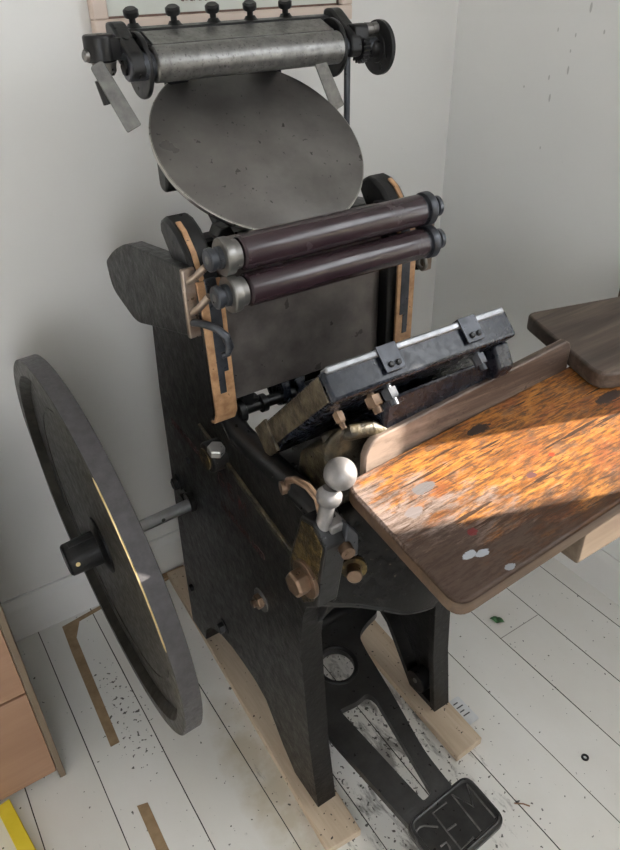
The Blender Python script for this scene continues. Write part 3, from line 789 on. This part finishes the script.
# rocker casting carrying the platen
def py(s_, d_): q = pp(0, s_, d_); return (q.y, q.z)
gp = PT + .014
rkp = [py(.040, gp), py(.060, gp-.002), py(PL-.04, gp)] + [(.80, .72), (.70, .72), (.684, .86), (.672, .95)]
rko = MB().yz(rkp, .560, .792).build('platen_rocker', 'iron_gloss', press, bevel=.010, seg=3)
rk2 = MB().yz([py(.085, gp+.012), py(PL-.05, gp+.006), (.82, .74), (.71, .74), (.688, .84), (.690, .93)], .478, .563)
tag(rk2.build('rocker_cheek', 'cast_gold', rko, bevel=.018, seg=4), 'gold-brown mottled left end of the casting')
MB().tube([(.485, .720, .945), (.515, .690, .962), (.545, .682, .962), (.572, .674, .950)], [.008, .013, .013, .006], 12).build('rocker_rib', 'cast_gold', rko)
MB().yz(roundpoly([(.76, .60), (.98, .62), (1.0, .70), (.97, .775), (.80, .77)], .03), .473, .792).build('body_casting', 'iron_plain', press, bevel=.006)
MB().cyl((.45, .78, .66), (.815, .78, .66), .026).build('rocker_shaft', 'iron_plain', press)
MB().yz([(.70, .70), (.82, .70), (.82, .62), (.74, .62)], .50, .77).build('rocker_foot', 'iron_plain', press, bevel=.01)

# ---- throw-off lever with ball, on the outside of the left frame
lv = MB()
lv.extr([(.410, .715, .690), (.410, .665, .668), (.410, .632, .700), (.410, .606, .845), (.410, .640, .872), (.410, .672, .862), (.410, .712, .745)], (.040, 0, 0))
lvo = lv.build('throw_off_lever', 'iron_plain', press, bevel=.003)
tag(MB().extr([(.4085, .708, .700), (.4085, .668, .680), (.4085, .640, .708), (.4085, .614, .842), (.4085, .640, .864), (.4085, .668, .856), (.4085, .706, .745)], (.002, 0, 0)).build('lever_face', 'brass_black', lvo, bevel=.001), 'oil-stained brassy side of the lever')
nk = MB().lathe((.424, .636, .852), (.22, .0, 1), [(0, .013), (.004, .012), (.045, .0115), (.048, .0125), (.051, .0165), (.058, .0190), (.066, .0185), (.072, .014), (.075, .0115)], 32)
nk.ball(V((.433, .632, .854)) + V((.22, 0, 1)).normalized()*.095, .0240, 40)
tag(nk.build('ball_handle', 'silver_paint', lvo, ang=50), 'silver ball and neck on the lever')
MB().extr([(.428, .618, .846), (.428, .660, .846), (.428, .660, .868), (.428, .618, .868)], (.028, 0, 0)).build('neck_foot', 'silver_paint', lvo, bevel=.003)
bc = V((.4065, .657, .746))
MB().cyl(bc + V((.003, 0, 0)), bc - V((.004, 0, 0)), .033, seg=36).build('pivot_washer', 'copper', lvo, bevel=.001)
MB().hexa(bc - V((.004, 0, 0)), (-1, -.05, 0), .0225, .022).build('pivot_bolt', 'copper', lvo, bevel=.001)
# second bolt on the apron
b2 = V((.487, .640, .738)); bn = V((-.55, -.80, .1)).normalized()
b2o = MB().cyl(b2 + bn*(-.01), b2 + bn*.004, .021, seg=30).build('apron_washer', 'brass_black', press)
MB().cyl(b2, b2 + bn*.024, .0125, seg=24).build('apron_bolt', 'copper', b2o, bevel=.0015)
# catch plates either side of the lever
MB().extr([(.438, .602, .815), (.470, .607, .80), (.474, .612, .838), (.450, .607, .872)], (0, .018, 0)).build('lever_catch', 'blue_steel', press, bevel=.003)
MB().cyl((.440, .592, .832), (.444, .608, .832), .011, seg=20).build('catch_pin', 'copper', press)
ct = MB().tube([(.424, .735, .866), (.426, .730, .884), (.430, .716, .893), (.436, .690, .893), (.438, .668, .885), (.436, .655, .862)], .006, 10)
ct.build('latch_spring', 'copper', press)
MB().cyl((.416, .738, .868), (.424, .736, .868), .011, seg=20).build('spring_foot', 'copper', press)

# ---- bolts and bosses on the left frame
bs = MB().cyl((.432, .975, .790), (.398, .975, .790), .030, seg=36).build('bearing_boss', 'iron', fl, bevel=.003)
MB().cyl((.399, .982, .784), (.396, .982, .784), .021, seg=32).build('boss_disc', 'brass_black', bs)
MB().cyl((.410, .962, .790), (.410, .952, .822), .011, seg=16).build('boss_stud', 'copper', bs)
MB().hexa((.408, .953, .812), (0, -.25, 1), .0165, .015).build('boss_bolt', 'bright_steel', bs, bevel=.0008)
def bolt(y, z, r, h, mat, parent=fl, washer=True, x=XO):
    o = MB().hexa((x, y, z), (-1, 0, 0), r, h).build('frame_bolt', mat, parent, bevel=.0008)
    if washer: MB().cyl((x, y, z), (x-.003, y, z), r*1.55, seg=24).build('bolt_washer', 'truck' if mat == 'copper' else mat, o)
    return o
nb = bolt(.860, .500, .0165, .014, 'copper')
MB().cyl((XO-.012, .860, .500), (XO-.022, .860, .500), .008, seg=16).build('bolt_end', 'copper', nb)
bolt(1.240, .545, .015, .014, 'iron_plain'); bolt(1.195, .530, .015, .014, 'iron_plain')
bolt(1.253, .190, .010, .010, 'iron_plain', washer=False); bolt(1.072, .214, .014, .016, 'iron_plain')
bolt(1.15, .665, .009, .006, 'iron_plain', washer=False)
sh_b = MB().cyl((XO, 1.158, .548), (XO-.014, 1.158, .548), .024, seg=32).build('shaft_bearing', 'iron', fl, bevel=.003)
# faint red lettering on the frame: three short lines, too worn to read except the name
def stroke(m, a, b, w=.0045):
    a, b = V((XO-.0006, a[0], a[1])), V((XO-.0006, b[0], b[1]))
    m.beam(a, b, w, .0012, (1, 0, 0))
def letters(y0, z0, dy, dz, h, n):
    m = MB()
    for k in range(n):
        y, z = y0 + dy*k, z0 + dz*k
        stroke(m, (y, z), (y, z+h), .003)
        r = random.random()
        stroke(m, (y, z + h*(.15 if r < .5 else .9)), (y + dy*.6, z + h*(.1 if r < .5 else .85)), .003)
        if r > .3: stroke(m, (y + dy*.6, z+h*.1), (y + dy*.6, z+h*.8), .003)
    return m
letters(1.215, .722, -.0165, -.0012, .017, 9).build('worn_lettering', 'red_paint', fl)
letters(1.00, .640, -.0155, -.0012, .016, 11).build('worn_lettering', 'red_paint', fl)
GL = {'G': [((.9, .8), (.6, 1)), ((.6, 1), (.25, .9)), ((.25, .9), (.08, .5)), ((.08, .5), (.25, .1)), ((.25, .1), (.65, 0)), ((.65, 0), (.9, .2)), ((.9, .2), (.9, .45)), ((.9, .45), (.55, .45))],
      'E': [((.1, 0), (.1, 1)), ((.1, 1), (.8, 1)), ((.1, .5), (.6, .5)), ((.1, 0), (.8, 0))],
      'M': [((.05, 0), (.05, 1)), ((.05, 1), (.5, .3)), ((.5, .3), (.95, 1)), ((.95, 1), (.95, 0))]}
gm = MB()
for k, ch in enumerate('GEM'):
    for a, b in GL[ch]:
        stroke(gm, (1.005 - k*.042 - a[0]*.028, .700 - .004*k + a[1]*.032), (1.005 - k*.042 - b[0]*.028, .700 - .004*k + b[1]*.032), .0035)
gm.build('worn_lettering', 'red_paint', fl)

# ---- feed board with its guide
FZ0, FS = .904, .060
def fz(x): return FZ0 + FS*(x - .45)
fb2 = roundpoly([(.476, .655), (.452, .386), (1.20, .394), (1.20, .672)], [.032, .027, .01, .01], 7)
th = .027
fbm = MB().extr([(x, y, fz(x)-th) for x, y in fb2], (0, 0, th)).build('feed_board', 'feed_board', press, bevel=.004, seg=3)
tag(fbm, 'orange-brown stained wooden feed board')
# darker bare end-grain band round the edge of the board
def shell(o): return [(x + (.0012 if x > .6 else -.0012), y + (-.0012 if y < .5 else .0012)) for x, y in o]
q = MB(); e2 = shell(fb2); n = len(e2)
q.poly([(x, y, fz(x)-th+.004) for x, y in e2] + [(x, y, fz(x)-.004) for x, y in e2], [(i, (i+1) % n, n+(i+1) % n, n+i) for i in range(n)])
q.build('board_edge', 'edge_wood', fbm)
fy0, fy1 = .662, .676
fp = [(.520, fz(.52)-.02), (.521, fz(.52)+.020), (.527, fz(.53)+.034), (.536, fz(.53)+.043), (.548, fz(.53)+.047), (.952, fz(.944)+.060), (.962, fz(.95)+.054), (.967, fz(.95)+.044), (.967, fz(.957)-.02)]
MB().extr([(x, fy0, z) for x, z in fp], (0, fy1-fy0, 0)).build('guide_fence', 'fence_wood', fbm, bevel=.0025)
MB().box((.775, .440, .745), (1.19, .475, fz(.785)-th)).build('board_batten', 'batten', fbm, bevel=.004)
MB().extr([(.60, .60, .80), (.60, .50, .868), (.60, .64, .868), (.60, .66, .80)], (.05, 0, 0)).build('board_bracket', 'iron_plain', fbm, bevel=.004)
# ---- delivery board, swung out at an angle over the end of the feed board
db = roundpoly([(1.026, .818), (.941, .578), (1.36, .452), (1.46, .700)], [.022, .035, .02, .02], 7)
dbm = MB().extr([(x, y, .937 + .012*(x-.94)) for x, y in db], (0, 0, .031)).build('delivery_board', 'dark_wood', press, bevel=.005, seg=3)
tag(dbm, 'dark brown wooden delivery board')

# ---- treadle
tre = MB()
def tz(y): return .105 + .16*(y - .50)
ho_c = circle2(.612, .862, .041, 40)
outer = roundpoly([(.539, .480), (.499, .741), (.495, .82), (.510, .93), (.58, .985), (.775, .985), (.800, .955), (.785, .927), (.735, .915), (.702, .898), (.694, .86), (.679, .734), (.658, .598), (.662, .480)],
                  [0, .03, .05, .05, .05, .03, .02, .02, .02, .02, .02, .03, .03, 0], 6)
tri = roundpoly([(.590, .524), (.616, .527), (.640, .750), (.630, .770), (.600, .764), (.553, .770)], [.006, .006, .012, .012, .02, .008], 5)
tre.ring([(x, y, tz(y)) for x, y in outer], [[(x, y, tz(y)) for x, y in ho_c], [(x, y, tz(y)) for x, y in tri]], (0, 0, -.020))
treo = tre.build('treadle', 'treadle_iron', press, bevel=.004)
MB().tube([(x, y, tz(y)-.002) for x, y in circle2(.612, .862, .046, 40)], .006, 10, closed=True).build('ring_lip', 'iron_plain', treo)
MB().cyl((.462, .975, tz(.96)), (.802, .975, tz(.96)), .018).build('treadle_shaft', 'iron_plain', treo)
pd = roundpoly([(.527, .512), (.527, .395), (.706, .403), (.706, .520)], .026, 7)
pz = .106
pdo = MB().xy(pd, pz-.018, pz).build('foot_plate', 'treadle_iron', treo, bevel=.004)
ins = roundpoly([(.5345, .5045), (.5345, .4025), (.6985, .4105), (.6985, .5125)], .022, 7)
MB().tube([(x, y, pz) for x, y in ins], .0042, 8, closed=True).build('plate_rim', 'treadle_iron', treo)
lt = MB(); zl = pz + .0008
for ln in ([(.6454, .4167), (.6483, .502), (.6671, .4586), (.6889, .5016), (.6874, .4194)],
           [(.6277, .4961), (.5902, .4956), (.5891, .4127), (.6249, .4155)], [(.5897, .4545), (.6137, .4536)],
           [(.5808, .4693), (.5689, .4793), (.5600, .4865), (.5510, .4895), (.5410, .4880), (.5325, .4820), (.5268, .4700), (.5258, .4540), (.5270, .4380), (.5330, .4240), (.5430, .4160), (.5540, .4140), (.5680, .4190), (.5740, .4290), (.5745, .4390), (.5600, .4390)]):
    lt.tube([(x, y, zl) for x, y in ln], .0021, 8)
lt.build('raised_lettering', 'worn_iron', treo)
MB().cyl((.786, .775, .062), (.822, .775, .062), .030, seg=30).build('foot_lug', 'iron_plain', fr, bevel=.002)
MB().cyl((.783, .775, .068), (.786, .775, .068), .006, seg=16).build('lug_bolt', 'truck', fr)

# ------------------------------------------------------------------ cabinet at the left edge
cb = empty('drawer_cabinet', (-.35, 1.30, 0), 'wooden drawer cabinet standing against the back wall, left of the flywheel', 'cabinet')
cx1, cy0 = -.004, 1.066
carc = MB().box((cx1-.014, cy0, .0), (cx1, YB-.03, .72)).box((-.72, cy0, .0), (-.698, YB-.03, .72)).box((-.72, cy0, .72), (cx1, YB-.03, .745)).box((-.698, YB-.05, .03), (cx1-.022, YB-.03, .72)).box((-.698, cy0+.03, .0), (cx1-.014, cy0+.045, .03))
carc.build('carcass', 'cabinet_side', cb, bevel=.002)
zz = .030
for k in range(3):
    dz = (.285, .21, .175)[k]
    dr = MB().box((-.694, cy0+.002, zz), (cx1-.015, cy0+.022, zz+dz-.005)).build('drawer', 'cabinet', cb, bevel=.002)
    MB().lathe((-.36, cy0+.004, zz+dz*.5), (0, -1, 0), [(0, .007), (.012, .008), (.022, .016), (.03, .012)], 24).build('knob', 'cabinet_side', dr)
    zz += dz + .001
wb = empty('wall_box', (1.42, .72, .60), 'brown wooden wall box on the right wall, just showing above the dark delivery board', 'box')
MB().box((1.40, .55, .60), (XR, .868, .93)).build('body', 'batten', wb, bevel=.004)
MB().box((1.392, .56, .615), (1.401, .858, .915)).build('lid', 'batten', wb, bevel=.002)
# ------------------------------------------------------------------ small things on the floor
yb_ = MB().beam((-.140, 1.062, .015), (-.075, .60, .015), .030, .030)
tag(yb_.build('yellow_bar', 'yellow', bevel=.002), 'yellow square bar lying on the floor in front of the cabinet', 'bar')
tp = MB().poly([(x, y, z) for z in (.0003, .0009) for x, y in ((.105, 1.075), (.127, 1.075), (.140, 1.44), (.165, 1.492), (.26, 1.505), (.26, 1.519), (.118, 1.500), (.113, 1.40))], [(0,1,2,3,4,5,6,7)[::-1], (8,9,10,11,12,13,14,15)] + [(i, (i+1) % 8, 8+(i+1) % 8, 8+i) for i in range(8)])
tag(tp.build('tape_strip', 'tape'), 'long brown paper tape strip bending to the back wall behind the flywheel', 'tape', 'brown tape strips on the floor')
tp = MB().poly([(x, y, z) for z in (.0003, .0009) for x, y in ((.104, .908), (.127, .902), (.124, .60), (.101, .60))], [(3,2,1,0), (4,5,6,7)] + [(i, (i+1) % 4, 4+(i+1) % 4, 4+i) for i in range(4)])
tag(tp.build('tape_strip', 'tape'), 'short brown paper tape strip at the bottom edge of the photo', 'tape', 'brown tape strips on the floor')
wk = MB().xy(roundpoly([(.40, 1.490), (.50, 1.506), (.50, 1.519), (.39, 1.519)], .006), .0003, .012)
tag(wk.build('wood_offcut', 'tape', bevel=.002), 'small brown offcut on the floor against the back skirting behind the press', 'wood scrap')
lf = MB(); c = V((1.136, .830, .001)); d = V((.6, -.8, 0)); s = V((.8, .6, 0))
pts = [c + d*(-.020 + .040*i/10) + s*.011*math.sin(PI*i/10)*sg + V((0, 0, .004*abs(math.sin(PI*i/5)) + (.002 if sg else 0))) for sg in (1, 0, -1) for i in range(11)]
lf.poly(pts, [(r*11+i, r*11+i+1, (r+1)*11+i+1, (r+1)*11+i) for r in range(2) for i in range(10)])
lfo = lf.build('leaf', 'leaf'); md = lfo.modifiers.new('s', 'SOLIDIFY'); md.thickness = .0008
tag(lfo, 'small green leaf fallen on the white floorboards right of the press', 'leaf')
pp_ = MB().xy(roundpoly([(.846, .640), (.880, .640), (.880, .715), (.846, .715)], .006), .0003, .0012)
ppo = tag(pp_.build('paper_slip', 'paper'), 'white printed paper slip beside the right pine plank', 'paper')
pr = MB()
for k in range(4): pr.box((.852, .664 + k*.012, .0012), (.872 - .006*(k % 2), .667 + k*.012, .00135))
pr.build('print_lines', 'print', ppo)
tag(MB().lathe((1.009, .431, .0), (0, 0, 1), [(.0003, .004), (.0003, .0085), (.003, .0085), (.003, .004), (.0003, .004)], 24, cap=False).build('washer', 'black_rubber'), 'small black washer on the floorboards at the lower right', 'washer')
tag(MB().tube([(.795, .448, .002), (.810, .436, .0026), (.818, .425, .002)], .0016, 8).build('twig', 'twig'), 'thin brown twig on the floor right of the treadle plate', 'twig')

# ------------------------------------------------------------------ light: sky and sun through the window
w = bpy.data.worlds.new('world'); sc.world = w; w.use_nodes = True
bg = w.node_tree.nodes['Background']
bg.inputs['Color'].default_value = (.93, .965, 1.0, 1); bg.inputs['Strength'].default_value = 4.2
sd = bpy.data.lights.new('sun', 'SUN'); sd.energy = 12.5; sd.angle = math.radians(.55); sd.color = (1, .93, .82)
so = bpy.data.objects.new('sun', sd); COL.objects.link(so)
az = V((.921, -.389, 0)).normalized(); el = math.radians(24)
to_sun = az*math.cos(el) + V((0, 0, math.sin(el)))
so.rotation_euler = (-to_sun).to_track_quat('-Z', 'Y').to_euler()
so.location = (4, -2, 4)

sc.view_settings.view_transform = 'Standard'
sc.view_settings.look = 'None'
sc.view_settings.gamma = 1
sc.view_settings.use_curve_mapping = False
sc.view_settings.exposure = 0.93
